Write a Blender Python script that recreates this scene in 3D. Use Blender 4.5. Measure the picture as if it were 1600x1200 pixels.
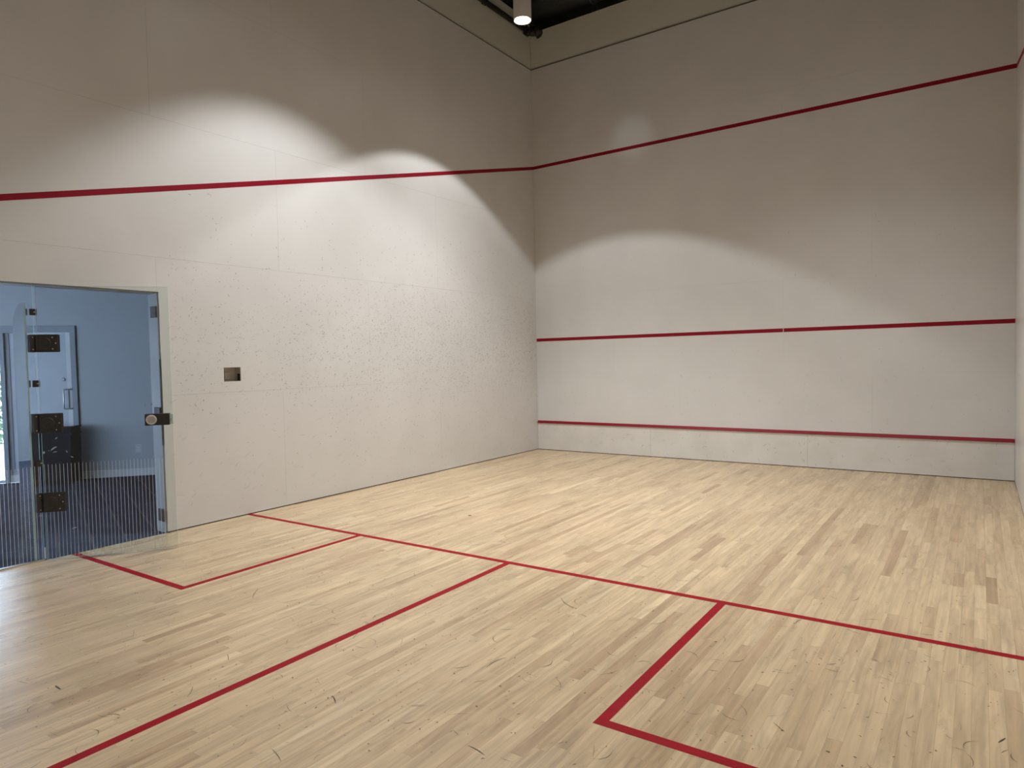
import bpy, bmesh, math, random
from mathutils import Vector, Matrix

for o in list(bpy.data.objects):
    bpy.data.objects.remove(o, do_unlink=True)
S = bpy.context.scene
COL = S.collection
R = math.radians

# ------------------------------------------------------------------ camera
W = 6.408            # court width; x=0 left wall, y=0 front wall, z=0 floor
D = 9.75             # court length
FPX = 1057.9         # focal length in pixels of the 1600x1200 frame
cam_d = bpy.data.cameras.new('camera'); cam = bpy.data.objects.new('camera', cam_d); COL.objects.link(cam)
cam_d.sensor_fit = 'HORIZONTAL'; cam_d.sensor_width = 36.0; cam_d.lens = FPX*36.0/1600.0
cam_d.clip_start = 0.02; cam_d.clip_end = 200
CAM_LOC = Vector((6.0853, -9.5277, 1.508)); CAM_ROT = (1.5347, 0.0217, 0.6051)
cam.location = CAM_LOC; cam.rotation_euler = CAM_ROT
S.camera = cam

# ------------------------------------------------------------------ world (daylight outside the corridor glazing)
wd = bpy.data.worlds.new('daylight'); S.world = wd; wd.use_nodes = True
bg = wd.node_tree.nodes['Background']
bg.inputs['Color'].default_value = (0.60, 0.70, 0.96, 1); bg.inputs['Strength'].default_value = 8.5

# ------------------------------------------------------------------ view
S.view_settings.view_transform = 'Standard'; S.view_settings.look = 'None'
S.view_settings.gamma = 1.0; S.view_settings.use_curve_mapping = False
S.view_settings.exposure = 0.0
LAMP_W = 318.0
LAMP_COL = (0.965, 0.99, 1.0)

rnd = random.Random(7)

# ------------------------------------------------------------------ helpers
def _lin(c):
    return tuple((v/255/12.92 if v/255 <= .04045 else ((v/255+.055)/1.055)**2.4) for v in c)

def principled(name, col, rough=.5, metal=0., spec=.5, emit=None, estr=0.):
    m = bpy.data.materials.new(name); m.use_nodes = True
    b = m.node_tree.nodes['Principled BSDF']
    b.inputs['Base Color'].default_value = (*col, 1); b.inputs['Roughness'].default_value = rough
    b.inputs['Metallic'].default_value = metal; b.inputs['Specular IOR Level'].default_value = spec
    if emit:
        b.inputs['Emission Color'].default_value = (*emit, 1); b.inputs['Emission Strength'].default_value = estr
    return m

def noise_paint(name, c1, c2, scale, rough=.5, detail=4., stretch=None, bump=0., spec=.5, rough2=None):
    """procedural surface: two tones mixed by noise in world space, light relief"""
    m = principled(name, c1, rough, spec=spec); nt = m.node_tree; b = nt.nodes['Principled BSDF']
    g = nt.nodes.new('ShaderNodeNewGeometry')
    mp = nt.nodes.new('ShaderNodeMapping'); mp.inputs['Scale'].default_value = stretch or (1, 1, 1)
    nt.links.new(g.outputs['Position'], mp.inputs['Vector'])
    n = nt.nodes.new('ShaderNodeTexNoise'); n.inputs['Scale'].default_value = scale; n.inputs['Detail'].default_value = detail
    nt.links.new(mp.outputs[0], n.inputs['Vector'])
    mx = nt.nodes.new('ShaderNodeMix'); mx.data_type = 'RGBA'
    mx.inputs['A'].default_value = (*c1, 1); mx.inputs['B'].default_value = (*c2, 1)
    rp = nt.nodes.new('ShaderNodeMapRange'); rp.inputs['From Min'].default_value = .35; rp.inputs['From Max'].default_value = .65
    nt.links.new(n.outputs['Fac'], rp.inputs['Value']); nt.links.new(rp.outputs[0], mx.inputs['Factor'])
    nt.links.new(mx.outputs['Result'], b.inputs['Base Color'])
    if rough2 is not None:
        r2 = nt.nodes.new('ShaderNodeMapRange'); r2.inputs['To Min'].default_value = rough; r2.inputs['To Max'].default_value = rough2
        nt.links.new(n.outputs['Fac'], r2.inputs['Value']); nt.links.new(r2.outputs[0], b.inputs['Roughness'])
    if bump:
        bp = nt.nodes.new('ShaderNodeBump'); bp.inputs['Strength'].default_value = bump; bp.inputs['Distance'].default_value = .002
        nt.links.new(n.outputs['Fac'], bp.inputs['Height']); nt.links.new(bp.outputs[0], b.inputs['Normal'])
    return m

def glass_mat(name, tint, refl=1.0, haze=0.0, hazecol=(.8, .9, .9)):
    m = bpy.data.materials.new(name); m.use_nodes = True; nt = m.node_tree; nt.nodes.clear()
    out = nt.nodes.new('ShaderNodeOutputMaterial')
    t = nt.nodes.new('ShaderNodeBsdfTransparent'); t.inputs['Color'].default_value = (*tint, 1)
    gl = nt.nodes.new('ShaderNodeBsdfGlossy'); gl.inputs['Roughness'].default_value = 0.02
    fr = nt.nodes.new('ShaderNodeFresnel'); fr.inputs['IOR'].default_value = 1.45
    mul = nt.nodes.new('ShaderNodeMath'); mul.operation = 'MULTIPLY'; mul.inputs[1].default_value = refl
    nt.links.new(fr.outputs[0], mul.inputs[0])
    mx = nt.nodes.new('ShaderNodeMixShader'); nt.links.new(mul.outputs[0], mx.inputs[0])
    nt.links.new(t.outputs[0], mx.inputs[1]); nt.links.new(gl.outputs[0], mx.inputs[2])
    last = mx
    if haze:
        d = nt.nodes.new('ShaderNodeBsdfDiffuse'); d.inputs['Color'].default_value = (*hazecol, 1)
        m2 = nt.nodes.new('ShaderNodeMixShader'); m2.inputs[0].default_value = haze
        nt.links.new(mx.outputs[0], m2.inputs[1]); nt.links.new(d.outputs[0], m2.inputs[2]); last = m2
    nt.links.new(last.outputs[0], out.inputs['Surface'])
    return m

def mark_mat(name, col, rough=.6):
    """scuffs: dark rubber film whose density is stored per mark in the 'dens' attribute"""
    m = bpy.data.materials.new(name); m.use_nodes = True; nt = m.node_tree
    b = nt.nodes['Principled BSDF']; b.inputs['Base Color'].default_value = (*col, 1); b.inputs['Roughness'].default_value = rough
    a = nt.nodes.new('ShaderNodeAttribute'); a.attribute_name = 'dens'
    nt.links.new(a.outputs['Fac'], b.inputs['Alpha'])
    return m

class MB:
    """collects shapes; build() links them as one mesh object"""
    def __init__(s): s.v = []; s.f = []; s.mi = []; s.att = []; s.smooth = []
    def add(s, vs, fs, mi=0, att=0., smooth=False):
        o = len(s.v); s.v += [tuple(q) for q in vs]; s.att += [att]*len(vs)
        for f in fs: s.f.append([o+i for i in f]); s.mi.append(mi); s.smooth.append(smooth)
    def box(s, a, b, mi=0, att=0., M=None):
        x0, y0, z0 = a; x1, y1, z1 = b
        vs = [Vector(q) for q in ((x0,y0,z0),(x1,y0,z0),(x1,y1,z0),(x0,y1,z0),(x0,y0,z1),(x1,y0,z1),(x1,y1,z1),(x0,y1,z1))]
        if M: vs = [M @ q for q in vs]
        s.add(vs, [(3,2,1,0),(4,5,6,7),(0,1,5,4),(1,2,6,5),(2,3,7,6),(3,0,4,7)], mi, att)
        return s
    def bbox(s, a, b, bev=.003, mi=0, M=None, seg=1):
        bm = bmesh.new(); bmesh.ops.create_cube(bm, size=1)
        c = [(a[i]+b[i])/2 for i in range(3)]; d = [abs(b[i]-a[i]) for i in range(3)]
        for q in bm.verts: q.co = Vector((c[0]+q.co.x*d[0], c[1]+q.co.y*d[1], c[2]+q.co.z*d[2]))
        bmesh.ops.bevel(bm, geom=list(bm.edges), offset=bev, segments=seg, affect='EDGES', profile=.5)
        bm.verts.index_update()
        vs = [M @ q.co if M else q.co.copy() for q in bm.verts]
        s.add(vs, [[q.index for q in f.verts] for f in bm.faces], mi); bm.free()
        return s
    def lathe(s, prof, M, n=32, mi=0, caps=True):
        """prof: [(r,h)] about local z of M"""
        vs = []; fs = []
        for r, h in prof:
            for k in range(n):
                t = 2*math.pi*k/n; vs.append(M @ Vector((r*math.cos(t), r*math.sin(t), h)))
        for j in range(len(prof)-1):
            for k in range(n):
                k2 = (k+1) % n; fs.append((j*n+k, j*n+k2, (j+1)*n+k2, (j+1)*n+k))
        s.add(vs, fs, mi, smooth=True)
        if caps:
            s.add(vs[:n], [tuple(reversed(range(n)))], mi); s.add(vs[-n:], [tuple(range(n))], mi)
        return s
    def tube(s, pts, r, n=12, mi=0, closed=False):
        pts = [Vector(q) for q in pts]; rings = []; up = None
        for i, q in enumerate(pts):
            a = pts[max(i-1, 0)]; b = pts[min(i+1, len(pts)-1)]; t = (b-a).normalized()
            if up is None:
                up = t.orthogonal().normalized()
            up = (up - t*up.dot(t)).normalized(); w = t.cross(up)
            rings.append([q+up*r*math.cos(2*math.pi*k/n)+w*r*math.sin(2*math.pi*k/n) for k in range(n)])
        vs = [q for ring in rings for q in ring]; fs = []
        for j in range(len(pts)-1):
            for k in range(n):
                k2 = (k+1) % n; fs.append((j*n+k, j*n+k2, (j+1)*n+k2, (j+1)*n+k))
        fs.append(tuple(reversed(range(n)))); fs.append(tuple((len(pts)-1)*n+k for k in range(n)))
        s.add(vs, fs, mi, smooth=True)
        return s
    def build(s, name, mats, parent=None, attname=None):
        me = bpy.data.meshes.new(name)
        off = parent.matrix_world_loc if False else Vector((0, 0, 0))
        if parent is not None:
            p = parent
            while p is not None:
                off = off + p.location; p = p.parent
        me.from_pydata([Vector(q)-off for q in s.v], [], s.f)
        if not isinstance(mats, (list, tuple)): mats = [mats]
        for m in mats: me.materials.append(m)
        me.polygons.foreach_set('material_index', s.mi)
        me.polygons.foreach_set('use_smooth', s.smooth)
        if attname:
            at = me.attributes.new(attname, 'FLOAT', 'POINT'); at.data.foreach_set('value', s.att)
        me.update()
        o = bpy.data.objects.new(name, me); COL.objects.link(o)
        if parent is not None: o.parent = parent
        return o

def tag(o, label=None, cat=None, group=None, kind=None):
    if label: o['label'] = label
    if cat: o['category'] = cat
    if group: o['group'] = group
    if kind: o['kind'] = kind
    return o

def empty(name, loc):
    o = bpy.data.objects.new(name, None); COL.objects.link(o); o.location = loc
    o.empty_display_size = .1
    return o

def rects_minus(r, holes):
    """rectangle (a0,a1,b0,b1) minus holes -> list of rectangles"""
    out = [r]
    for h in holes:
        nxt = []
        for q in out:
            a0, a1, b0, b1 = q
            c0, c1, d0, d1 = max(a0, h[0]), min(a1, h[1]), max(b0, h[2]), min(b1, h[3])
            if c0 >= c1 or d0 >= d1: nxt.append(q); continue
            if a0 < c0: nxt.append((a0, c0, b0, b1))
            if c1 < a1: nxt.append((c1, a1, b0, b1))
            if b0 < d0: nxt.append((c0, c1, b0, d0))
            if d1 < b1: nxt.append((c0, c1, d1, b1))
        out = nxt
    return [q for q in out if q[1]-q[0] > .004 and q[3]-q[2] > .004]

CR = cam.rotation_euler.to_matrix()
def pix(u, v, ax, val):
    """point where the photo's pixel ray meets the plane axis=val"""
    d = CR @ Vector(((u-800)/FPX, -(v-600)/FPX, -1.)); t = (val-CAM_LOC[ax])/d[ax]
    return CAM_LOC + d*t

# ------------------------------------------------------------------ materials
M = {}
M['wall'] = noise_paint('white_court_wall_paint', (.71, .693, .672), (.675, .658, .638), 1.6, rough=.29, detail=6, bump=.05, spec=.45, rough2=.40)
M['drywall'] = noise_paint('upper_wall_paint', (.66, .65, .58), (.63, .62, .55), 1.2, rough=.7, bump=.05)
M['tin'] = noise_paint('white_tin_paint', (.74, .72, .68), (.68, .66, .62), 3.0, rough=.4, bump=.04)
M['gap'] = principled('dark_gap', (.02, .017, .014), .9)  # near-black; paints shade into gaps, also colours a few small dark parts
M['reveal_shade'] = principled('reveal_shadow_tone', (.12, .10, .08), .7)  # dark brown standing in for shade in the reveal above the panels
M['red'] = noise_paint('red_line_paint', (.27, .005, .018), (.24, .005, .017), 6., rough=.5, spec=.2)
M['redfloor'] = noise_paint('red_floor_line_paint', (.33, .006, .013), (.29, .006, .013), 9., rough=.55, spec=.1)
M['sub'] = principled('subfloor', (.10, .065, .035), .9)
M['black'] = noise_paint('black_pipe_paint', (.012, .013, .014), (.020, .021, .022), 8., rough=.55)
M['deck'] = noise_paint('dark_ceiling_paint', (.24, .25, .20), (.28, .29, .24), 2., rough=.85)
M['duct'] = noise_paint('grey_duct_metal', (.42, .43, .42), (.48, .49, .48), 5., rough=.5)
M['lampbody'] = principled('white_lamp_housing', (.62, .58, .54), .45)
M['reflector'] = principled('lamp_reflector', (.85, .85, .85), .4)
M['lens'] = principled('lamp_lens', (1, 1, 1), .4, emit=(1., .97, .93), estr=30.)
M['glass'] = glass_mat('clear_door_glass', (.92, .95, .945), .6, haze=.006, hazecol=(.7, .8, .85))
M['fin'] = glass_mat('fin_glass', (.90, .95, .97), 1.0, haze=.04, hazecol=(.75, .85, .88))
M['edge'] = principled('green_glass_edge', (.55, .74, .69), .12, spec=.9)
M['hinge'] = noise_paint('dark_bronze_hinge', (.022, .020, .018), (.034, .030, .027), 30., rough=.42)
M['steel'] = principled('brushed_steel', (.60, .58, .54), .28, metal=1.)
M['rose'] = principled('pale_lock_rose', (.68, .64, .62), .45)
M['stripe'] = principled('white_glass_print', (.85, .87, .90), .6)
M['corr'] = noise_paint('corridor_wall_paint', (.37, .39, .41), (.345, .365, .385), 1.0, rough=.6, bump=.05)
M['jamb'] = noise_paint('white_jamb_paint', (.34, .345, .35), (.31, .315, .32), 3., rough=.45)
M['frame'] = noise_paint('grey_door_frame_paint', (.20, .225, .26), (.18, .205, .24), 4., rough=.4)
M['leaf'] = noise_paint('grey_door_leaf_paint', (.40, .43, .47), (.37, .40, .44), 3., rough=.42)
M['base'] = noise_paint('white_baseboard_paint', (.55, .56, .57), (.51, .52, .53), 4., rough=.5)
M['bin'] = noise_paint('black_bin_plastic', (.004, .006, .011), (.008, .010, .016), 6., rough=.7, spec=.15)
M['plate'] = principled('white_outlet_plate', (.46, .48, .50), .4)
M['alu'] = principled('window_aluminium', (.25, .28, .32), .35, metal=.6)
M['pave'] = noise_paint('pale_pavement', (.55, .55, .52), (.48, .48, .46), 2., rough=.9)
M['leafgreen'] = noise_paint('shrub_leaf', (.05, .14, .03), (.10, .22, .06), 9., rough=.6)
M['bark'] = noise_paint('shrub_bark', (.08, .05, .03), (.11, .07, .04), 20., rough=.9)
M['niche'] = noise_paint('niche_metal', (.40, .36, .30), (.50, .46, .40), 14., rough=.32)
M['wallmark'] = mark_mat('ball_mark_film', (.16, .14, .125))
M['floormark'] = mark_mat('shoe_scuff_film', (.05, .035, .025))
M['smudge'] = mark_mat('pale_smudge_film', (.75, .85, .95))

def floor_material():
    m = principled('maple_strip_floor', (.55, .4, .26), .4); nt = m.node_tree; b = nt.nodes['Principled BSDF']
    L = nt.links.new
    at = nt.nodes.new('ShaderNodeAttribute'); at.attribute_name = 'tone'
    ramp = nt.nodes.new('ShaderNodeValToRGB'); L(at.outputs['Fac'], ramp.inputs['Fac'])
    cr = ramp.color_ramp; cr.elements[0].position = 0.; cr.elements[0].color = (.46, .31, .18, 1)
    cr.elements[1].position = 1.; cr.elements[1].color = (.71, .545, .345, 1)
    for p, c in ((.2, (.53, .372, .22, 1)), (.45, (.595, .435, .263, 1)), (.8, (.655, .49, .30, 1))):
        e = cr.elements.new(p); e.color = c
    g = nt.nodes.new('ShaderNodeNewGeometry')
    mul = nt.nodes.new('ShaderNodeMath'); mul.operation = 'MULTIPLY'; mul.inputs[1].default_value = 371.
    L(at.outputs['Fac'], mul.inputs[0])
    cmb = nt.nodes.new('ShaderNodeCombineXYZ'); L(mul.outputs[0], cmb.inputs['Z'])
    add = nt.nodes.new('ShaderNodeVectorMath'); add.operation = 'ADD'; L(g.outputs['Position'], add.inputs[0]); L(cmb.outputs[0], add.inputs[1])
    mp = nt.nodes.new('ShaderNodeMapping'); mp.inputs['Scale'].default_value = (38, 1.3, 1); L(add.outputs[0], mp.inputs['Vector'])
    n = nt.nodes.new('ShaderNodeTexNoise'); n.inputs['Scale'].default_value = 1.; n.inputs['Detail'].default_value = 5; n.inputs['Distortion'].default_value = .6
    L(mp.outputs[0], n.inputs['Vector'])
    # large worn / dirty patches that ignore the boards
    mp2 = nt.nodes.new('ShaderNodeMapping'); mp2.inputs['Scale'].default_value = (2.6, .9, 1); L(g.outputs['Position'], mp2.inputs['Vector'])
    n2 = nt.nodes.new('ShaderNodeTexNoise'); n2.inputs['Scale'].default_value = 1.; n2.inputs['Detail'].default_value = 6; L(mp2.outputs[0], n2.inputs['Vector'])
    v1 = nt.nodes.new('ShaderNodeMapRange'); v1.inputs['From Min'].default_value = .3; v1.inputs['From Max'].default_value = .7
    v1.inputs['To Min'].default_value = .84; v1.inputs['To Max'].default_value = 1.11; L(n.outputs['Fac'], v1.inputs['Value'])
    v2 = nt.nodes.new('ShaderNodeMapRange'); v2.inputs['From Min'].default_value = .3; v2.inputs['From Max'].default_value = .7
    v2.inputs['To Min'].default_value = .90; v2.inputs['To Max'].default_value = 1.06; L(n2.outputs['Fac'], v2.inputs['Value'])
    mp3 = nt.nodes.new('ShaderNodeMapping'); mp3.inputs['Scale'].default_value = (17, 2.4, 1); L(add.outputs[0], mp3.inputs['Vector'])
    n3 = nt.nodes.new('ShaderNodeTexNoise'); n3.inputs['Scale'].default_value = 1.; n3.inputs['Detail'].default_value = 3; n3.inputs['Distortion'].default_value = 1.4; L(mp3.outputs[0], n3.inputs['Vector'])
    v3 = nt.nodes.new('ShaderNodeMapRange'); v3.inputs['From Min'].default_value = .32; v3.inputs['From Max'].default_value = .56
    v3.inputs['To Min'].default_value = .84; v3.inputs['To Max'].default_value = 1.03; L(n3.outputs['Fac'], v3.inputs['Value'])
    m0 = nt.nodes.new('ShaderNodeMath'); m0.operation = 'MULTIPLY'; L(v1.outputs[0], m0.inputs[0]); L(v3.outputs[0], m0.inputs[1])
    mm = nt.nodes.new('ShaderNodeMath'); mm.operation = 'MULTIPLY'; L(m0.outputs[0], mm.inputs[0]); L(v2.outputs[0], mm.inputs[1])
    vs = nt.nodes.new('ShaderNodeVectorMath'); vs.operation = 'SCALE'; L(ramp.outputs['Color'], vs.inputs[0]); L(mm.outputs[0], vs.inputs['Scale'])
    L(vs.outputs[0], b.inputs['Base Color'])
    rr = nt.nodes.new('ShaderNodeMapRange'); rr.inputs['To Min'].default_value = .20; rr.inputs['To Max'].default_value = .36
    L(n2.outputs['Fac'], rr.inputs['Value']); L(rr.outputs[0], b.inputs['Roughness'])
    return m
M['maple'] = floor_material()

def carpet_material():
    m = principled('dark_carpet', (.05, .06, .075), .95, spec=.1); nt = m.node_tree; b = nt.nodes['Principled BSDF']; L = nt.links.new
    g = nt.nodes.new('ShaderNodeNewGeometry')
    mp = nt.nodes.new('ShaderNodeMapping'); mp.inputs['Rotation'].default_value = (0, 0, R(20)); L(g.outputs['Position'], mp.inputs['Vector'])
    br = nt.nodes.new('ShaderNodeTexBrick'); br.inputs['Scale'].default_value = 1.; br.inputs['Brick Width'].default_value = 1.0; br.inputs['Row Height'].default_value = .25
    br.inputs['Mortar Size'].default_value = .010
    br.inputs['Color1'].default_value = (.026, .045, .090, 1); br.inputs['Color2'].default_value = (.042, .064, .12, 1); br.inputs['Mortar'].default_value = (.10, .12, .15, 1)
    L(mp.outputs[0], br.inputs['Vector'])
    n = nt.nodes.new('ShaderNodeTexNoise'); n.inputs['Scale'].default_value = 40; L(g.outputs['Position'], n.inputs['Vector'])
    mx = nt.nodes.new('ShaderNodeMix'); mx.data_type = 'RGBA'; mx.blend_type = 'MULTIPLY'; mx.inputs['Factor'].default_value = .5
    L(br.outputs['Color'], mx.inputs['A']); L(n.outputs['Color'], mx.inputs['B']); L(mx.outputs['Result'], b.inputs['Base Color'])
    return m
M['carpet'] = carpet_material()

# ------------------------------------------------------------------ room shell
PT = .012                 # panel thickness
WT = .16                  # side wall thickness
ROWS = [.008, 1.248, 2.496, 3.748, 4.996, 6.242]
DOOR_Y0, DOOR_Y1, DOOR_Z = -8.97, -6.297, 2.186
HINGE_Y = -7.285
NY0, NY1, NZ0, NZ1 = -5.688, -5.503, 1.351, 1.491
BAND_L, BAND_F = 7.04, 6.84

# floor: subfloor + maple strips
fl = MB(); fl.box((-.159, -D-.159, -.10), (W+.159, .159, -.018)); floor = fl.build('floor', M['sub'])
tag(floor, 'pale maple strip floor of the squash court', 'floor', kind='structure')

def project(q):
    d = CR.transposed() @ (Vector(q)-CAM_LOC)
    if d.z > -.05: return None
    return (800+FPX*d.x/-d.z, 600-FPX*d.y/-d.z)
PW = .0582; planks = []
nrow = int(W/PW); PWF = W/nrow
for i in range(nrow):
    y = -D - rnd.uniform(0, .8)
    while y < 0:
        ln = rnd.choice((.35, .5, .65, .8, 1.0, 1.2, 1.5))*rnd.uniform(.85, 1.15)
        y0, y1 = max(y, -D), min(y+ln, 0.)
        if y1-y0 > .03: planks.append((i*PWF, (i+1)*PWF, y0, y1, min(1., max(0., rnd.gauss(.55, .17) if rnd.random() > .06 else rnd.uniform(.02, .3)))))
        y += ln
def plank_area(q):
    x0, x1, y0, y1, t = q; n = 6; a = 0; vis = False; last = None
    for k in range(n+1):
        yy = y0+(y1-y0)*k/n
        a0 = project((x0, yy, 0)); b0 = project((x1, yy, 0))
        if a0 is None or b0 is None: last = None; continue
        ins = 0 <= (a0[0]+b0[0])/2 <= 1600 and 0 <= (a0[1]+b0[1])/2 <= 1200
        if last and ins:
            (a1, b1) = last
            a += .5*abs((b0[0]-a1[0])*(a0[1]-b1[1])-(a0[0]-b1[0])*(b0[1]-a1[1]))
        last = (a0, b0)
    return a
planks.sort(key=plank_area, reverse=True)
G = .0002
rest = MB()
for k, (x0, x1, y0, y1, t) in enumerate(planks):
    mb = MB() if k < 300 else rest
    mb.box((x0+G, y0+G, -.018), (x1-G, y1-G, rnd.uniform(-.0002, 0.)), att=t)
    if k < 300: mb.build('plank', M['maple'], floor, 'tone')
tag(rest.build('far_planks', M['maple'], floor, 'tone'), kind='stuff')

# painted floor lines (children of the floor)
YS = -5.4615; BX = 1.6179; BXR = 1.6131; YB = -7.0969; LWD = .05; LZ = .0009
def fline(name, x0, x1, y0, y1):
    return MB().box((x0, y0, .0001), (x1, y1, LZ)).build(name, M['redfloor'], floor)
tag(fline('short_line', 0.004, W-.004, YS-.025, YS+.025), 'red short line across the full court width')
tag(fline('half_court_line', W/2-.025, W/2+.025, -D, YS-.025), 'red half court line running to the back wall')
tag(fline('service_box_line', BX-.025, BX+.025, YB+.05, YS-.025), 'red side line of service box near glass door')
tag(fline('service_box_line', 0.004, BX+.025, YB, YB+.05), 'red back line of service box near glass door')
tag(fline('service_box_line', W-BXR-.025, W-BXR+.025, YB+.05, YS-.025), 'red side line of near service box')
tag(fline('service_box_line', W-BXR-.025, W-.004, YB, YB+.05), 'red back line of near service box')

# ---- left wall
holes_L = [(DOOR_Y0, DOOR_Y1, -1, DOOR_Z), (NY0, NY1, NZ0, NZ1)]
mb = MB()
for a0, a1, b0, b1 in rects_minus((-D, 0, 0, BAND_L), holes_L): mb.box((-WT, a0, b0), (-PT, a1, b1))
wl = mb.build('wall_left', M['drywall']); tag(wl, 'white panelled side wall with the glass door opening', 'wall', kind='structure')
def side_panels(wall, x0, x1, holes, ys_even, ys_odd):
    for r in range(5):
        ys = ys_even if r % 2 == 0 else ys_odd
        for j in range(len(ys)-1):
            q = rects_minus((ys[j]+.0005, ys[j+1]-.0005, ROWS[r]+.0005, ROWS[r+1]-.0005), holes)
            if not q: continue
            m_ = MB()
            for a0, a1, b0, b1 in q: m_.box((x0, a0, b0), (x1, a1, b1))
            m_.build('panel', M['wall'], wall)
YE = [-D, -7.50, -5.010, -2.470, 0.]; YO = [-D, -8.81, -6.312, -3.752, -1.228, 0.]
side_panels(wl, -PT, 0, holes_L, YE, YO)
MB().box((-PT, -D, 6.242), (-.001, 0, 6.256)).build('reveal_shadow_strip', M['reveal_shade'], wl)  # dark strip drawn as the shadow gap over the panels
m_ = MB(); m_.box((-PT, DOOR_Y1, 0), (-PT+.002, 0, .010)); m_.box((-PT, -D, 0), (-PT+.002, DOOR_Y0, .010)); m_.build('floor_shadow_strip', M['gap'], wl)  # black strip drawn as the shadow line where wall meets floor
# sloping out line on the side walls
ZO, SL = 4.653, .2463
def outline(wall, x0, x1):
    m_ = MB(); z1 = ZO-SL*D; h = .0255
    m_.add([(x0,-D,z1-h),(x1,-D,z1-h),(x1,0,ZO-h),(x0,0,ZO-h),(x0,-D,z1+h),(x1,-D,z1+h),(x1,0,ZO+h),(x0,0,ZO+h)],
           [(3,2,1,0),(4,5,6,7),(0,1,5,4),(1,2,6,5),(2,3,7,6),(3,0,4,7)])
    return m_.build('out_line', M['red'], wall)
tag(outline(wl, .0002, .0012), 'red out line sloping down the side wall')

# ---- right wall
mb = MB(); mb.box((W+PT, -D, 0), (W+WT, 0, BAND_L)); wr = mb.build('wall_right', M['drywall'])
tag(wr, 'white panelled side wall at the right edge', 'wall', kind='structure')
side_panels(wr, W, W+PT, [], YE, YO)
MB().box((W+.001, -D, 6.242), (W+PT, 0, 6.256)).build('reveal_shadow_strip', M['reveal_shade'], wr)  # same painted shadow gap on this wall
tag(outline(wr, W-.0012, W-.0002), 'red out line sloping down the side wall')
MB().box((W+PT-.002, -D, 0), (W+PT, 0, .010)).build('floor_shadow_strip', M['gap'], wr)  # same painted shadow line at the floor

# ---- front wall
mb = MB(); mb.box((-WT, PT, 0), (W+WT, .16, BAND_F)); wf = mb.build('wall_front', M['drywall'])
tag(wf, 'white panelled front wall with three red lines', 'wall', kind='structure')
XE = [0., 2.467, 4.967, W]; XO = [0., 1.415, 3.915, W]
for r in range(5):
    xs = XE if r % 2 == 0 else XO
    for j in range(len(xs)-1):
        z0 = ROWS[r]
        MB().box((xs[j]+.0003, 0, z0+.0003), (xs[j+1]-.0003, PT, ROWS[r+1]-.0003)).build('panel', M['wall'], wf)
MB().box((0, .001, 6.242), (W, PT, 6.260)).build('reveal_shadow_strip', M['reveal_shade'], wf)  # painted shadow gap under the upper band
tag(MB().box((.002, -.0012, ZO-.025), (W-.002, -.0002, ZO+.025)).build('out_line', M['red'], wf), 'red out line high on the front wall')
m_ = MB(); m_.box((.004, -.0012, 1.796), (3.911, -.0002, 1.846)); m_.box((3.919, -.0012, 1.796), (W-.003, -.0002, 1.846))
tag(m_.build('service_line', M['red'], wf), 'red service line across the middle of the front wall')

# tin along the foot of the front wall
tin = empty('tin_board', (W/2, 0, 0)); tag(tin, 'low white tin board with red top strip along foot of front wall', 'tin board')
xs = [.002, 2.004, 4.210, W-.002]
for j in range(3): MB().box((xs[j]+.001, -.010, .008), (xs[j+1]-.001, -.0005, .444)).build('panel', M['tin'], tin)
m_ = MB(); x0, x1 = .004, W-.003
prof = [(-.001, .444), (-.026, .444), (-.030, .450), (-.006, .4836), (-.001, .4836)]
vs = [(x0+(.012 if k == 3 else 0), y, z) for k, (y, z) in enumerate(prof)]+[(x1, y, z) for y, z in prof]; n = len(prof)
m_.add(vs, [tuple(range(n)), tuple(reversed(range(n, 2*n)))]+[(k, k+n, (k+1) % n+n, (k+1) % n) for k in range(n)])
tag(m_.build('top_strip', M['red'], tin), 'red strip along the top of the tin')
MB().box((.002, -.008, 0), (W-.002, -.001, .009)).build('floor_shadow_strip', M['gap'], tin)  # shadow line under the tin, painted as a black strip

# ---- back wall (behind the camera)
mb = MB(); mb.box((-WT, -D-.16, 0), (W+WT, -D, BAND_F)); wb = mb.build('wall_back', M['wall']); tag(wb, 'plain white back wall behind the viewer', 'wall', kind='structure')

# ---- ceiling: dark open deck well above the wall tops
mb = MB(); X0, X1, Y0, Y1, ZC = -1.6, W+1.6, -D-1.6, 1.6, 8.1
mb.box((X0, Y0, ZC), (X1, Y1, ZC+.15))
ce = mb.build('ceiling', M['deck']); tag(ce, 'dark open ceiling deck above the court', 'ceiling', kind='structure')
for nm, a_, b_ in (('left', (X0-.1, Y0, 6.4), (X0, Y1, ZC)), ('right', (X1, Y0, 6.4), (X1+.1, Y1, ZC)), ('back', (X0, Y0-.1, 6.4), (X1, Y0, ZC)), ('front', (X0, Y1, 6.4), (X1, Y1+.1, ZC))):
    tag(MB().box(a_, b_).build('sky_block_'+nm, M['deck']), 'added dark sky-blocking enclosure above the '+nm+' wall', 'wall', kind='structure')  # enclosure added to keep sky light out
mb = MB()
for a0, a1, b0, b1 in rects_minus((X0, X1, Y0, Y1), [(-.02, W+.02, -D-.02, .02)]): mb.box((a0, b0, 6.3), (a1, b1, 6.4))
tag(mb.build('sky_block_ledge', M['deck']), 'added dark ledge blocking sky behind the tops of the court walls', 'ceiling', kind='structure')  # ledge added to close the light leak around the walls
x = X0+.05
while x < X1-.2:
    MB().box((x, Y0, ZC-.06), (x+.09, Y1, ZC)).build('deck_rib', M['deck'], ce); x += .30
JOIST = []
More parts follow.
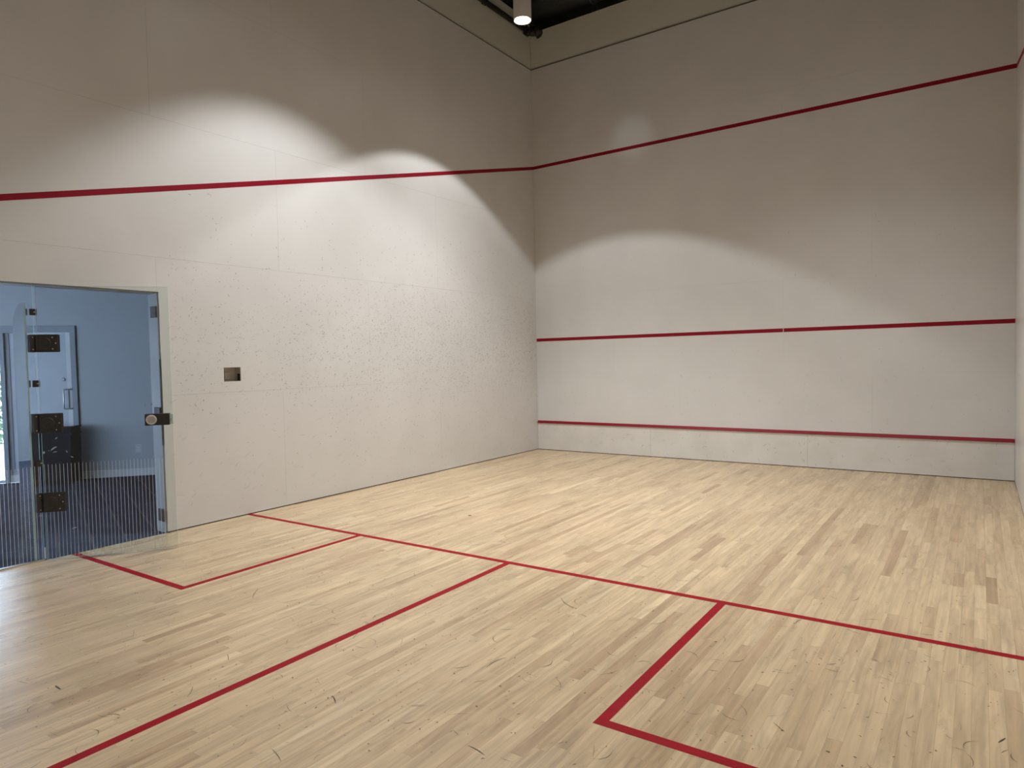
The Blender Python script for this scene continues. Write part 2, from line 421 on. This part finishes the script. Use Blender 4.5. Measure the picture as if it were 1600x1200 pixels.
for k, yy in enumerate((-.95, -3.9, -6.4, -8.9)):
    j = empty('steel_joist', (W/2, yy, ZC-.45))
    MB().box((X0+.02, yy-.06, ZC-.12), (X1-.02, yy+.06, ZC-.062)).build('top_chord', M['deck'], j)
    MB().box((X0+.02, yy-.06, ZC-.50), (X1-.02, yy+.06, ZC-.44)).build('bottom_chord', M['deck'], j)
    m_ = MB(); xx = X0+.03
    pts = []
    while xx < X1-.05:
        pts.append((xx, yy, ZC-.44)); xx += .38
        if xx < X1: pts.append((xx, yy, ZC-.12)); xx += .38
    m_.tube(pts, .014, 8); m_.build('web', M['deck'], j)
    where = ['nearest the front wall over the court', 'over the short line side of the court', 'over the service boxes', 'over the back of the court'][k]
    tag(j, 'dark open web steel joist '+where, 'joist', 'steel joists under the ceiling deck')

# ------------------------------------------------------------------ pipe along the left wall top, with grooved end fitting
px, pz = .055, 6.795
pp = empty('sprinkler_pipe', (px, -.1, pz)); tag(pp, 'black pipe along top of left wall with knobbly end fitting at corner', 'pipe')
MB().tube([(px, -D+.02, pz), (px, -.16, pz)], .040, 20).build('pipe', M['black'], pp)
m_ = MB(); pts = [(px+.11*(1-math.cos(t)), -.16+.11*math.sin(t), pz) for t in [k*math.pi/2/8 for k in range(9)]]
m_.tube(pts, .052, 18); m_.build('elbow', M['black'], pp)
My = Matrix.Translation((px, -.21, pz)) @ Matrix.Rotation(R(-90), 4, 'X')
m_ = MB(); m_.lathe([(.046, 0), (.066, .004), (.066, .05), (.046, .054)], My, 24); cpl = m_.build('coupling', M['black'], pp)
Mx = Matrix.Translation((px+.10, -.05, pz)) @ Matrix.Rotation(R(90), 4, 'Y')
m_ = MB(); m_.lathe([(.05, 0), (.082, .004), (.082, .05), (.06, .056), (.06, .075), (.0, .08)], Mx, 24, caps=False); cp2 = m_.build('end_cap', M['black'], pp)
for s in (-1, 1):
    MB().bbox((px-.012, -.215, pz+s*.07-.012), (px+.012, -.155, pz+s*.07+.012), .003).build('bolt_lug', M['black'], cpl)
    MB().bbox((px+.10, -.062, pz+s*.085-.014), (px+.15, -.038, pz+s*.085+.014), .003).build('bolt_lug', M['black'], cp2)
for yy in (-1.3, -3.7, -6.1, -8.5):
    m_ = MB(); m_.tube([(px+.05*math.cos(t), yy, pz+.05*math.sin(t)) for t in [k*2*math.pi/20 for k in range(21)]], .005, 6)
    m_.box((-.011, yy-.012, pz-.012), (px-.044, yy+.012, pz+.012)); m_.build('pipe_clamp', M['black'], pp)

# grey duct beyond the front wall top
du = empty('air_duct', (1.6, .95, 7.3)); tag(du, 'dull grey air duct in the dark above front wall', 'duct')
m_ = MB(); m_.tube([(-1.5, .95, 7.72), (W+1.5, .95, 7.72)], .19, 28); m_.build('duct_run', M['duct'], du)
for xx in (-.6, .62, 1.84, 3.06, 4.28, 5.5, 6.7):
    m_ = MB(); m_.lathe([(.195, 0), (.21, .003), (.21, .03), (.195, .033)], Matrix.Translation((xx, .95, 7.72)) @ Matrix.Rotation(R(90), 4, 'Y'), 28, caps=False)
    m_.build('duct_flange', M['duct'], du)

# ------------------------------------------------------------------ pendant lamps
def pendant(x, y, label, power, core, blend, size=107., patch_power=False, tilt=0.):
    z = 5.495
    t = empty('pendant_lamp', (x, y, z)); tag(t, label, 'lamp', 'cylinder pendant lamps over the court')
    T = Matrix.Translation((x, y, z))
    m_ = MB(); m_.lathe([(.098, .004), (.104, 0), (.106, .004), (.106, .47), (.100, .48), (.02, .485)], T, 40, caps=False)
    m_.build('housing', M['lampbody'], t)
    m_ = MB(); m_.lathe([(.086, .014), (.099, .003)], T, 40, caps=False); m_.build('reflector', M['reflector'], t)
    m_ = MB(); m_.lathe([(.087, .0145), (.087, .0155)], T, 40); m_.build('lens', M['lens'], t)
    m_ = MB(); m_.tube([(x, y, z+.48), (x, y, ZC-.03)], .011, 12); m_.build('stem', M['lampbody'], t)
    m_ = MB(); m_.lathe([(.015, -.09), (.06, -.07), (.065, -.062)], Matrix.Translation((x, y, ZC)), 24); m_.build('ceiling_rose', M['lampbody'], t)
    for nm, en, sz, bl in (('wide_beam', power, size, blend), ('core_beam', core, 92., 1.)):
        if en <= 0: continue
        ld = bpy.data.lights.new(nm, 'SPOT'); ld.energy = en; ld.color = LAMP_COL
        ld.spot_size = R(sz); ld.spot_blend = bl; ld.shadow_soft_size = .045
        lo = bpy.data.objects.new(nm, ld); COL.objects.link(lo); lo.parent = t; lo.location = (0, 0, -.006); lo.rotation_euler = (R(tilt), 0, 0)
    if patch_power:                                  # added narrow spot that makes the faint patch on the front wall
        sd = bpy.data.lights.new('added_patch_spot', 'SPOT'); sd.energy = patch_power; sd.color = LAMP_COL
        sd.spot_size = R(17); sd.spot_blend = 1.; sd.shadow_soft_size = .03
        so = bpy.data.objects.new('added_patch_spot', sd); COL.objects.link(so); so.parent = t; so.location = (0, 0, -.004)
        so.rotation_euler = (Vector((1.747, 0, 4.81))-Vector((x, y, z))).to_track_quat('-Z', 'Y').to_euler()
    return t
XL, XR = 1.633, W-1.64
pendant(XL, -2.72, 'white cylinder pendant lamp glowing near front left corner', LAMP_W*.70, LAMP_W*1.35, .12, patch_power=LAMP_W*.07)
pendant(XL, -5.20, 'white cylinder pendant lamp over left side of the short line', LAMP_W*.95, LAMP_W*.80, .36, 108, tilt=3.5)
pendant(XL, -7.68, 'white cylinder pendant lamp over left back of the court', LAMP_W*.04, LAMP_W*.12, .8)
pendant(XR, -2.72, 'white cylinder pendant lamp near front right corner', LAMP_W*.50, LAMP_W*.62, .75, 116)
pendant(XR, -5.20, 'white cylinder pendant lamp over right side of the short line', LAMP_W*.44, LAMP_W*.42, .8, 118)
pendant(XR, -7.68, 'white cylinder pendant lamp over right back of the court', LAMP_W*.24, LAMP_W*.26, .8, 112)

# ------------------------------------------------------------------ recessed box in the left wall
nb = empty('recessed_box', (-.05, (NY0+NY1)/2, NZ0)); tag(nb, 'small square recessed metal box in white side wall right of glass door', 'wall box')
m_ = MB(); t_ = .003; dp = .085
m_.box((-dp-t_, NY0, NZ0), (-dp, NY1, NZ1)); m_.box((-dp, NY0, NZ0), (-.002, NY0+t_, NZ1)); m_.box((-dp, NY1-t_, NZ0), (-.002, NY1, NZ1))
m_.box((-dp, NY0+t_, NZ0), (-.002, NY1-t_, NZ0+t_)); m_.box((-dp, NY0+t_, NZ1-t_), (-.002, NY1-t_, NZ1)); m_.build('liner', M['niche'], nb)
m_ = MB(); m_.bbox((-dp, NY0+.055, NZ0+.02), (-dp+.012, NY0+.115, NZ0+.095), .003); m_.build('inner_plate', M['niche'], nb)
MB().box((-.05, NY1-t_-.003, NZ0+.006), (-.006, NY1-t_, NZ0+.075)).build('slot', M['gap'], nb)

# ------------------------------------------------------------------ doorway in the left wall: jamb trim, glass door, glass side panel
m_ = MB(); JT = .014
m_.box((-WT-.004, DOOR_Y1-JT, 0), (-PT-.001, DOOR_Y1, DOOR_Z)); m_.box((-WT-.004, DOOR_Y0, 0), (-PT-.001, DOOR_Y0+JT, DOOR_Z))
m_.box((-WT-.004, DOOR_Y0+JT, DOOR_Z-JT), (-PT-.001, DOOR_Y1-JT, DOOR_Z)); tr = m_.build('trim_1', M['jamb'])
tag(tr, 'white jamb lining around the glass door opening', 'door jamb', kind='structure')
for z0, z1 in ((1.956, 2.057), (1.075, 1.145), (.103, .218)):
    MB().bbox((-.105, DOOR_Y1-JT-.016, z0), (-.006, DOOR_Y1-JT, z1), .004).build('door_stop', M['hinge'], tr)
MB().box((-.012, DOOR_Y1-JT-.002, .80), (.001, DOOR_Y1-JT+.004, 1.58)).build('seal_strip', M['hinge'], tr)
MB().bbox((-.03, DOOR_Y1-.006, 0.0), (.012, DOOR_Y1+.02, .008), .002).build('corner_shim', M['gap'], tr)

def screw(parent, c, nrm, r=.0045):
    q = Vector(nrm).to_track_quat('Z', 'Y').to_matrix().to_4x4()
    m_ = MB(); m_.lathe([(r, 0), (r, .0015), (r*.55, .0028)], Matrix.Translation(c) @ q, 12); return m_.build('screw', M['steel'], parent)

GT = .006   # half glass thickness
def pane_mesh(name, P0, e, s0, s1, z0, z1, parent, mat):
    """glass sheet from P0 along e, thickness 2*GT; side faces use the edge material"""
    n = Vector((e.y, -e.x, 0)); P0 = Vector(P0)
    def q(s, k, z): return P0+e*s+n*(k*GT)+Vector((0, 0, z))
    vs = [q(s0,-1,z0), q(s1,-1,z0), q(s1,1,z0), q(s0,1,z0), q(s0,-1,z1), q(s1,-1,z1), q(s1,1,z1), q(s0,1,z1)]
    m_ = MB()
    m_.add(vs, [(0,1,5,4), (2,3,7,6)], 0); m_.add(vs, [(3,2,1,0), (4,5,6,7), (1,2,6,5), (3,0,4,7)], 1)
    return m_.build(name, [mat, M['edge']], parent)

hx = -.002
e = Vector((.565, .725, 0)).normalized(); nrm = Vector((e.y, -e.x, 0))      # door leaf direction (open into the court) and court-side normal
HP = Vector((hx+.02, HINGE_Y, 0))
dr = empty('door_1', HP); tag(dr, 'frameless clear glass door standing ajar in side wall', 'glass door', kind='structure')
DWID = .948
pane_mesh('pane', HP, e, .008, DWID, .010, 2.163, dr, M['glass'])
def obox(P0, ev, s0, s1, k0, k1, z0, z1):
    """matrix for a box in the door frame: s along leaf, k along its normal"""
    nv = Vector((ev.y, -ev.x, 0)); Mt = Matrix(((ev.x, nv.x, 0, P0[0]), (ev.y, nv.y, 0, P0[1]), (0, 0, 1, 0), (0, 0, 0, 1)))
    return Mt, (s0, k0, z0), (s1, k1, z1)
def obb(name, P0, ev, s0, s1, k0, k1, z0, z1, mat, parent, bev=.003):
    Mt, a, b = obox(P0, ev, s0, s1, k0, k1, z0, z1)
    return MB().bbox(a, b, bev, M=Mt, seg=2).build(name, mat, parent)
for k in range(35):                                    # printed safety stripes
    s = .020+k*.0262
    if s > DWID-.07: break
    obb('stripe', HP, e, s-.0012, s+.0012, GT+.0002, GT+.0008, .016+.0009*(k % 3), .765-.004*((k*7) % 3)/2, M['stripe'], dr, .0001)
ey = Vector((0, 1, 0))
for z0, z1 in ((1.645, 1.783), (1.010, 1.164), (.385, .540)):
    hg = empty('hinge', (0, 0, 0)); hg.parent = dr; hg.location = (0, 0, (z0+z1)/2)
    obb('door_plate', HP, e, .004, .158, GT, GT+.016, z0, z1, M['hinge'], hg, .007)
    obb('door_plate', HP, e, .004, .158, -GT-.016, -GT, z0, z1, M['hinge'], hg, .007)
    nx = Vector((1, 0, 0)); PP = Vector((hx, HINGE_Y, 0))
    obb('panel_plate', PP, ey, -.045, .012, GT, GT+.016, z0, z1, M['hinge'], hg, .005)
    obb('panel_plate', PP, ey, -.045, .012, -GT-.016, -GT, z0, z1, M['hinge'], hg, .005)
    zc = (z0+z1)/2
    Q = (nrm.to_track_quat('Z', 'Y')).to_matrix().to_4x4()
    m_ = MB(); m_.lathe([(.046, 0), (.046, .004), (.042, .006)], Matrix.Translation(HP+e*.062+nrm*(GT+.016)+Vector((0, 0, zc))) @ Q, 28); m_.build('pivot_cover', M['hinge'], hg)
    m_ = MB(); m_.lathe([(.011, z0+.012), (.011, z1-.012)], Matrix.Translation(PP+Vector((.018, .012, 0))), 16); m_.build('barrel', M['hinge'], hg)
    for s, z in ((.118, z0+.024), (.118, z1-.024), (.140, zc)):
        screw(hg, HP+e*s+nrm*(GT+.0162)+Vector((0, 0, z)), nrm)
    for z in (z0+.022, z1-.022): screw(hg, PP+Vector((GT+.0162, -.022, z)), nx)
lk = empty('lock', (0, 0, 0)); lk.parent = dr; lk.location = e*.83+Vector((0, 0, 1.08))
obb('lock_case', HP, e, .742, .925, GT, GT+.022, 1.034, 1.128, M['hinge'], lk, .004)
obb('lock_case', HP, e, .742, .925, -GT-.022, -GT, 1.034, 1.128, M['hinge'], lk, .004)
obb('lock_edge_plate', HP, e, .918, DWID+.003, -GT-.006, GT+.006, 1.040, 1.121, M['edge'], lk, .002)
obb('bolt', HP, e, .925, .942, GT+.001, GT+.012, 1.070, 1.090, M['steel'], lk, .002)
Q = (nrm.to_track_quat('Z', 'Y')).to_matrix().to_4x4()
C0 = HP+e*.792+nrm*(GT+.022)+Vector((0, 0, 1.081))
m_ = MB(); m_.lathe([(.040, 0), (.040, .004), (.038, .006), (.035, .006), (.033, .003)], Matrix.Translation(C0) @ Q, 36, caps=False); m_.build('rose_ring', M['rose'], lk)
m_ = MB(); m_.lathe([(.033, 0), (.033, .003)], Matrix.Translation(C0) @ Q, 32); m_.build('rose_plate', M['rose'], lk)
for k in range(5):                                     # fine dark grooves seen on the round rose
    zz = 1.081+(-.020+.010*k); h = math.sqrt(max(.0001, .030**2-(zz-1.081)**2))
    obb('groove', HP, e, .792-h, .792+h, GT+.025, GT+.0258, zz-.0015, zz+.0015, M['hinge'], lk, .0002)

# fixed glass panel with stiffening fin
gp = empty('window_1', (hx, HINGE_Y-.9, 0)); tag(gp, 'fixed clear glass panel with upright fin beside the glass door', 'glass panel', kind='structure')
PP = Vector((hx, HINGE_Y, 0)); ym = -1.0
LPN = HINGE_Y-.004-(DOOR_Y0+JT+.004)
pane_mesh('pane', PP, -ey, .004, LPN, .012, DOOR_Z-JT-.004, gp, M['glass'])
for k in range(62):
    s = .018+k*.0262
    if s > LPN-.02: break
    MB().box((hx+GT+.0002, HINGE_Y-s-.0012, .02), (hx+GT+.0008, HINGE_Y-s+.0012, .752)).build('stripe', M['stripe'], gp)
MB().box((hx-.014, DOOR_Y0+JT, 0), (hx+.014, HINGE_Y-.004, .012)).build('floor_channel', M['steel'], gp)
MB().bbox((hx+GT, HINGE_Y-.003, .012), (hx+GT+.004, HINGE_Y+.004, .105), .001).build('edge_clip', M['stripe'], gp)
# fin: quarter-rounded top, outside the court
FY = -7.338; FD = .235
prof = [(-.018, .012), (-.018, 2.033)]; rc = .19
for k in range(9):
    t = math.pi/2*k/8; prof.append((-.018-FD+rc-rc*math.sin(t), 2.033-.0-rc*1.25+rc*1.25*math.cos(t)))
prof.append((-.018-FD, .012)); n = len(prof)
vs = [(x, FY+.006, z) for x, z in prof]+[(x, FY-.006, z) for x, z in prof]
m_ = MB(); m_.add(vs, [tuple(range(n)), tuple(reversed(range(n, 2*n)))], 0)
m_.add(vs, [(k, k+n, (k+1) % n+n, (k+1) % n) for k in range(n)], 1)
fin = m_.build('stiffener_fin', [M['fin'], M['edge']], gp)
for z0, z1 in ((1.934, 1.984), (1.374, 1.426), (.748, .801)):
    c = empty('clip', (0, 0, 0)); c.parent = gp; c.location = (0, .85, z0)
    MB().bbox((hx+GT, -7.318, z0), (hx+GT+.008, -7.266, z1), .003).build('clip_plate', M['hinge'], c)
    MB().bbox((-.062, FY+.006, z0), (-.010, FY+.016, z1), .003).build('clip_leg', M['hinge'], c)
    screw(c, Vector((hx+GT+.0082, -7.285, (z0+z1)/2)), Vector((1, 0, 0)), .006)

# pale smudges on the glass
def marks(mb, P0, e1, e2, L, w, bend, dens, n=5):
    """thin curved film on a surface: P0 start, e1 direction, e2 in-plane side"""
    vs = []
    for k in range(n+1):
        t = k/n; c = P0+e1*(L*t)+e2*(bend*L*4*t*(1-t)); ww = w*(.25+.75*math.sin(math.pi*min(.97, max(.03, t))))
        vs += [c-e2*ww/2, c+e2*ww/2]
    mb.add(vs, [(2*k, 2*k+2, 2*k+3, 2*k+1) for k in range(n)], 0, att=dens)
def on_door(u, v):
    d = CR @ Vector(((u-800)/FPX, -(v-600)/FPX, -1.)); t = (HP-CAM_LOC).dot(nrm)/d.dot(nrm); return CAM_LOC+d*t+nrm*(GT+.001)
up = Vector((0, 0, 1))
m_ = MB()
for u, v, L, w, a in ((80, 704, .05, .012, 35), (83, 707, .03, .006, 10), (69, 709, .02, .014, 80), (87, 686, .02, .008, 40), (106, 707, .02, .006, 110), (111, 713, .02, .008, -30),
                      (113, 826, .035, .010, 15), (62, 806, .018, .010, 10), (76, 704, .006, .006, 0), (227, 636, .03, .016, 85), (237, 634, .026, .014, 80), (214, 697, .025, .006, 0)):
    d1 = (e*math.cos(R(a))+up*math.sin(R(a))); d2 = (-e*math.sin(R(a))+up*math.cos(R(a)))
    marks(m_, on_door(u, v), d1, d2, L, w, .08, .30 if u > 200 else .55)
tag(m_.build('smudge_marks', M['smudge'], dr, 'dens'), kind='stuff')

# ------------------------------------------------------------------ corridor behind the glass
A = Vector((-4.049, -5.291, 0)); d = Vector((.648, .762, 0)).normalized(); nn = Vector((d.y, -d.x, 0))   # slanted wall, normal towards the court
CH = 2.72
def cbox(mb, s0, s1, k0, k1, z0, z1, mi=0):
    Mt = Matrix(((d.x, nn.x, 0, A.x), (d.y, nn.y, 0, A.y), (0, 0, 1, 0), (0, 0, 0, 1))); mb.box((s0, k0, z0), (s1, k1, z1), mi, M=Mt); return mb
S_R, S_L, S_W = -.008, -.915, -4.6
mb = MB(); cbox(mb, S_R, 6.2, -.15, 0, 0, CH); cbox(mb, S_L, S_R, -.15, 0, 2.10, CH); cbox(mb, S_W, S_L, -.15, 0, 2.36, CH)
wc = mb.build('wall_corridor', M['corr']); tag(wc, 'grey corridor wall seen through the glass', 'wall', kind='structure')
tag(cbox(MB(), S_R+.002, 6.0, 0, .014, 0, .102).build('baseboard_corridor', M['base']), 'white baseboard along the corridor wall', 'baseboard', kind='structure')
Ls = A+d*S_W; Rs = A+d*6.2
mb = MB(); pv = [(-WT, Rs.y), (-WT, -11.), (Ls.x, -11.), (Ls.x, Ls.y), (Rs.x, Rs.y)]
for z0, z1, nm, mt, lb in ((-.10, -.001, 'floor_corridor', M['carpet'], 'dark blue grey corridor carpet behind the glass'), (CH, CH+.1, 'ceiling_corridor', M['corr'], 'pale corridor ceiling behind the glass')):
    q = MB(); n = len(pv); q.add([(x, y, z0) for x, y in pv]+[(x, y, z1) for x, y in pv], [tuple(range(n)), tuple(reversed(range(n, 2*n)))]+[(k, (k+1) % n, (k+1) % n+n, k+n) for k in range(n)])
    tag(q.build(nm, mt), lb, nm.split('_')[0], kind='structure')
q = MB(); q.box((Ls.x-.1, -11.1, 2.45), (-WT, -11., CH)); q.box((Ls.x-.1, -11., 0), (Ls.x, Ls.y, CH)); q.box((-WT-.0, -11., 0), (-.03, -D-.17, CH))
tag(q.build('wall_corridor_end', M['corr']), 'grey corridor end walls out of view', 'wall', kind='structure')
w3 = empty('added_window', ((Ls.x-WT)/2, -11.05, 0)); tag(w3, 'added unseen end window that lights the corridor wall', 'window', kind='structure')  # glazing added out of view to bring daylight onto the slanted wall
m_ = MB(); m_.box((Ls.x, -11.09, 2.39), (-WT, -11.01, 2.45)); m_.box((Ls.x, -11.09, 0), (-WT, -11.01, .06)); m_.build('rail', M['alu'], w3)
for k in range(6):
    xx = Ls.x+.03+(-WT-.03-Ls.x-.03)*k/5; MB().box((xx-.03, -11.09, .06), (xx+.03, -11.01, 2.39)).build('mullion', M['alu'], w3)
    if k < 5: MB().box((xx+.03, -11.055, .06), (xx+(-WT-.03-Ls.x-.03)/5-.03, -11.045, 2.39)).build('pane', M['glass'], w3)

tag(MB().box((-WT, DOOR_Y0, -.017), (-.001, DOOR_Y1, -.001)).build('threshold', M['carpet'], bpy.data.objects['floor_corridor']))

# corridor door in its grey frame
d2 = empty('door_2', A+d*-.48); tag(d2, 'grey painted corridor door with steel pull handle', 'door', kind='structure')
m_ = MB(); cbox(m_, S_R-.075, S_R, -.12, .016, 0, 2.097); cbox(m_, S_L, S_L+.05, -.12, .016, 0, 2.097); cbox(m_, S_L+.05, S_R-.075, -.12, .016, 2.006, 2.097)
m_.build('door_frame', M['frame'], d2)
cbox(MB(), S_R-.012, S_R+.0015, .0, .0175, 0, 2.099).build('frame_shadow_gap', M['gap'], d2)
lf = cbox(MB(), -.575, S_R-.078, -.055, -.012, .008, 2.002).build('leaf', M['leaf'], d2)
cbox(MB(), S_R-.135, S_R-.080, -.012, -.006, .01, 2.0).build('leaf_stile', M['base'], lf)
cbox(MB(), S_L+.05, -.578, -.075, -.03, .0, 2.004).build('side_leaf', M['leaf'], d2)
cbox(MB(), S_L+.055, -.60, -.03, -.016, .0, .100).build('kick_rail', M['base'], d2)
cbox(MB(), S_L+.055, S_L+.10, -.03, -.020, .1, 2.0).build('side_stile', M['frame'], d2)
h0 = A+d*-.172+nn*-.006; h1 = A+d*-.085+nn*-.006
def hp(P, k, z): return P+nn*k+Vector((0, 0, z))
m_ = MB(); m_.tube([hp(h1, 0, 1.235), hp(h1, .05, 1.235), hp(h0, .055, 1.235), hp(h0, .06, 1.225), hp(h0, .06, .985), hp(h0, .055, .972), hp(h1, .05, .972), hp(h1, 0, .972)], .009, 10)
m_.build('pull_handle', M['steel'], lf)
m_ = MB(); m_.tube([hp(A+d*-.128, .0, 1.22), hp(A+d*-.128, .0, .985)], .006, 8); m_.build('handle_plate', M['frame'], lf)
m_ = MB(); m_.lathe([(.022, 0), (.022, .012), (.014, .02)], Matrix.Translation(A+d*-.185+nn*-.012+Vector((0, 0, 1.37))) @ nn.to_track_quat('Z', 'Y').to_matrix().to_4x4(), 20); m_.build('lock_rose', M['leaf'], lf)

# daylight glazing left of that door
w2 = empty('window_2', A+d*-2.8); tag(w2, 'bright corridor window at the far left edge', 'window', kind='structure')
edges = [S_L, -1.85, -2.75, -3.65, S_W]
m_ = MB(); cbox(m_, S_W, S_L, -.11, -.03, 2.30, 2.36); cbox(m_, S_W, S_L, -.11, -.03, 0, .03); m_.build('rail', M['alu'], w2)
for k, sv in enumerate(edges): cbox(MB(), sv-.025 if k else sv-.006, sv+.025 if k and k < 4 else (sv if k == 0 else sv+.05), -.11, -.03, .03, 2.30).build('mullion', M['alu'], w2)
for k in range(4): cbox(MB(), edges[k+1]+.025, edges[k]-.03, -.075, -.065, .03, 2.30).build('pane', M['glass'], w2)

# waste bin in front of the corridor door
bn = empty('waste_bin', A+d*-.215+nn*.25); tag(bn, 'dark navy waste bin behind the glass beside the corridor door', 'bin')
def tbox(s0, s1, k0, k1, z0, z1, taper, bev, name, mat, parent):
    b = bmesh.new(); bmesh.ops.create_cube(b, size=1)
    for q in b.verts:
        top = q.co.z > 0; t_ = 0 if top else taper
        sx = (s0+t_ if q.co.x < 0 else s1-t_); ky = (k0+t_ if q.co.y < 0 else k1-t_)
        q.co = A+d*sx+nn*ky+Vector((0, 0, z1 if top else z0))
    bmesh.ops.bevel(b, geom=list(b.edges), offset=bev, segments=2, affect='EDGES'); b.verts.index_update()
    m_ = MB(); m_.add([q.co.copy() for q in b.verts], [[q.index for q in f.verts] for f in b.faces]); b.free(); return m_.build(name, mat, parent)
tbox(-.46, .005, .08, .40, 0, .66, .018, .012, 'body', M['bin'], bn)
ld_ = tbox(-.465, .010, .075, .405, .655, .735, -.0, .015, 'lid', M['bin'], bn)
tbox(-.36, -.10, .403, .409, .67, .71, 0, .002, 'lid_flap', M['bin'], ld_)

# outlet on the corridor wall
ot = empty('wall_outlet', A+d*.70+nn*.0+Vector((0, 0, .33))); tag(ot, 'small pale outlet plate low on corridor wall', 'outlet')
cbox(MB(), .665, .735, 0, .006, .325, .440).build('cover_plate', M['plate'], ot)
for z in (.355, .400): cbox(MB(), .683, .717, .006, .008, z-.014, z+.014).build('socket', M['base'], ot)

# outdoors: pavement and a shrub seen through the corridor glazing
q = MB(); q.box((-30, -30, -.25), (-4.0, 12, -.12)); tag(q.build('ground', M['pave']), 'pale pavement outside the corridor window', 'ground', kind='structure')
sh = empty('shrub', A+d*-2.0-nn*3.2+Vector((0, 0, -.12))); tag(sh, 'green shrub outside the corridor window at far left', 'shrub')
m_ = MB(); r2 = random.Random(3)
base = sh.location.copy()
for k in range(5): m_.tube([base, base+Vector((r2.uniform(-.2, .2), r2.uniform(-.2, .2), .6)), base+Vector((r2.uniform(-.5, .5), r2.uniform(-.5, .5), 1.3))], .02, 6)
m_.build('stem', M['bark'], sh)
m_ = MB()
for k in range(900):
    t = r2.uniform(0, 2*math.pi); cz = r2.uniform(-1, 1); rr = r2.uniform(.6, 1.); sn = math.sqrt(1-cz*cz)
    c = base+Vector((.75*rr*sn*math.cos(t), .75*rr*sn*math.sin(t), .95+.75*rr*cz)); ax = Vector((r2.gauss(0, 1), r2.gauss(0, 1), r2.gauss(0, 1))).normalized(); b_ = ax.orthogonal().normalized()
    m_.add([c-ax*.06, c+b_*.025, c+ax*.06, c-b_*.025], [(0, 1, 2, 3)])
tag(m_.build('foliage', M['leafgreen'], sh), kind='stuff')

# ------------------------------------------------------------------ wear: ball marks on walls, scuffs on the floor
ey, ez, ex = Vector((0, 1, 0)), Vector((0, 0, 1)), Vector((1, 0, 0))
m_ = MB(); r3 = random.Random(11); cnt = 0
while cnt < 8500:
    y = r3.uniform(-6.2, -.02); z = r3.gauss(1.75, .43) if r3.random() < .8 else r3.uniform(.05, 3.2)
    if not .04 < z < 3.5: continue
    wgt = .25+.75*max(0, min(1, (y+5.2)/2.6))
    if r3.random() > wgt: continue
    if NY0-.02 < y < NY1+.02 and NZ0-.02 < z < NZ1+.02: continue
    a = r3.gauss(.5, .9); e1 = ey*math.cos(a)+ez*math.sin(a); e2 = -ey*math.sin(a)+ez*math.cos(a)
    marks(m_, Vector((.0008, y, z)), e1, e2, r3.uniform(.006, .026), r3.uniform(.003, .009), r3.uniform(-.2, .2), r3.uniform(.06, .52)**1.15, 3)
    cnt += 1
for k in range(150):                                   # longer grey swipes near the door
    y = r3.uniform(-6.25, -3.8); z = r3.uniform(.2, 1.9); a = r3.gauss(.25, .3)
    e1 = ey*math.cos(a)+ez*math.sin(a); e2 = -ey*math.sin(a)+ez*math.cos(a)
    marks(m_, Vector((.0008, y, z)), e1, e2, r3.uniform(.03, .10), r3.uniform(.006, .014), r3.uniform(-.15, .15), r3.uniform(.03, .12), 4)
tag(m_.build('ball_marks', M['wallmark'], wl, 'dens'), kind='stuff')
m_ = MB()
for k in range(420):
    x = r3.uniform(.05, W-.05); z = r3.choice((r3.uniform(.55, 1.7), r3.uniform(1.9, 3.2), r3.uniform(.5, 1.3)))
    a = r3.uniform(0, 3.1); e1 = ex*math.cos(a)+ez*math.sin(a); e2 = -ex*math.sin(a)+ez*math.cos(a)
    marks(m_, Vector((x, -.0008, z)), e1, e2, r3.uniform(.008, .035), r3.uniform(.003, .008), r3.uniform(-.2, .2), r3.uniform(.04, .25), 3)
tag(m_.build('ball_marks', M['wallmark'], wf, 'dens'), kind='stuff')
m_ = MB()
for k in range(150):
    x = r3.uniform(.05, W-.05); z = r3.uniform(.02, .42)
    a = r3.uniform(0, 3.1); e1 = ex*math.cos(a)+ez*math.sin(a); e2 = -ex*math.sin(a)+ez*math.cos(a)
    marks(m_, Vector((x, -.0108, z)), e1, e2, r3.uniform(.01, .07), r3.uniform(.003, .008), r3.uniform(-.3, .3), r3.uniform(.08, .4), 3)
tag(m_.build('ball_marks', M['wallmark'], tin, 'dens'), kind='stuff')
m_ = MB()
for k in range(3400):
    x = r3.uniform(.05, W-.05); y = r3.uniform(-D+.3, -.05) if r3.random() < .5 else r3.uniform(-D+.3, -5.)
    big = r3.random() < .22
    a = r3.uniform(0, 3.1); e1 = ex*math.cos(a)+ey*math.sin(a); e2 = -ex*math.sin(a)+ey*math.cos(a)
    if big: marks(m_, Vector((x, y, .0011)), e1, e2, r3.uniform(.03, .11), r3.uniform(.0014, .0034), r3.uniform(-.25, .25), r3.uniform(.35, .95), 6)
    else: marks(m_, Vector((x, y, .0011)), e1, e2, r3.uniform(.004, .016), r3.uniform(.003, .008), r3.uniform(-.2, .2), r3.uniform(.2, .8), 3)
for (u0, v0), (u1, v1), bnd, w_ in (((877, 934), (901, 951), -.10, .004), ((519, 1087), (524, 1099), .05, .005), ((732, 806), (736, 805), 0, .03), ((86, 1071), (95, 1077), 0, .008),
                                    ((395, 935), (404, 920), .05, .004), ((760, 1043), (792, 1027), .1, .004), ((1560, 1160), (1571, 1153), 0, .006), ((732, 1165), (757, 1180), .05, .004)):
    a_, b_ = pix(u0, v0, 2, .0011), pix(u1, v1, 2, .0011); L_ = (b_-a_).length; e1 = (b_-a_).normalized(); e2 = Vector((-e1.y, e1.x, 0))
    marks(m_, a_, e1, e2, L_, w_, bnd, .95, 8)
tag(m_.build('scuff_marks', M['floormark'], floor, 'dens'), kind='stuff')
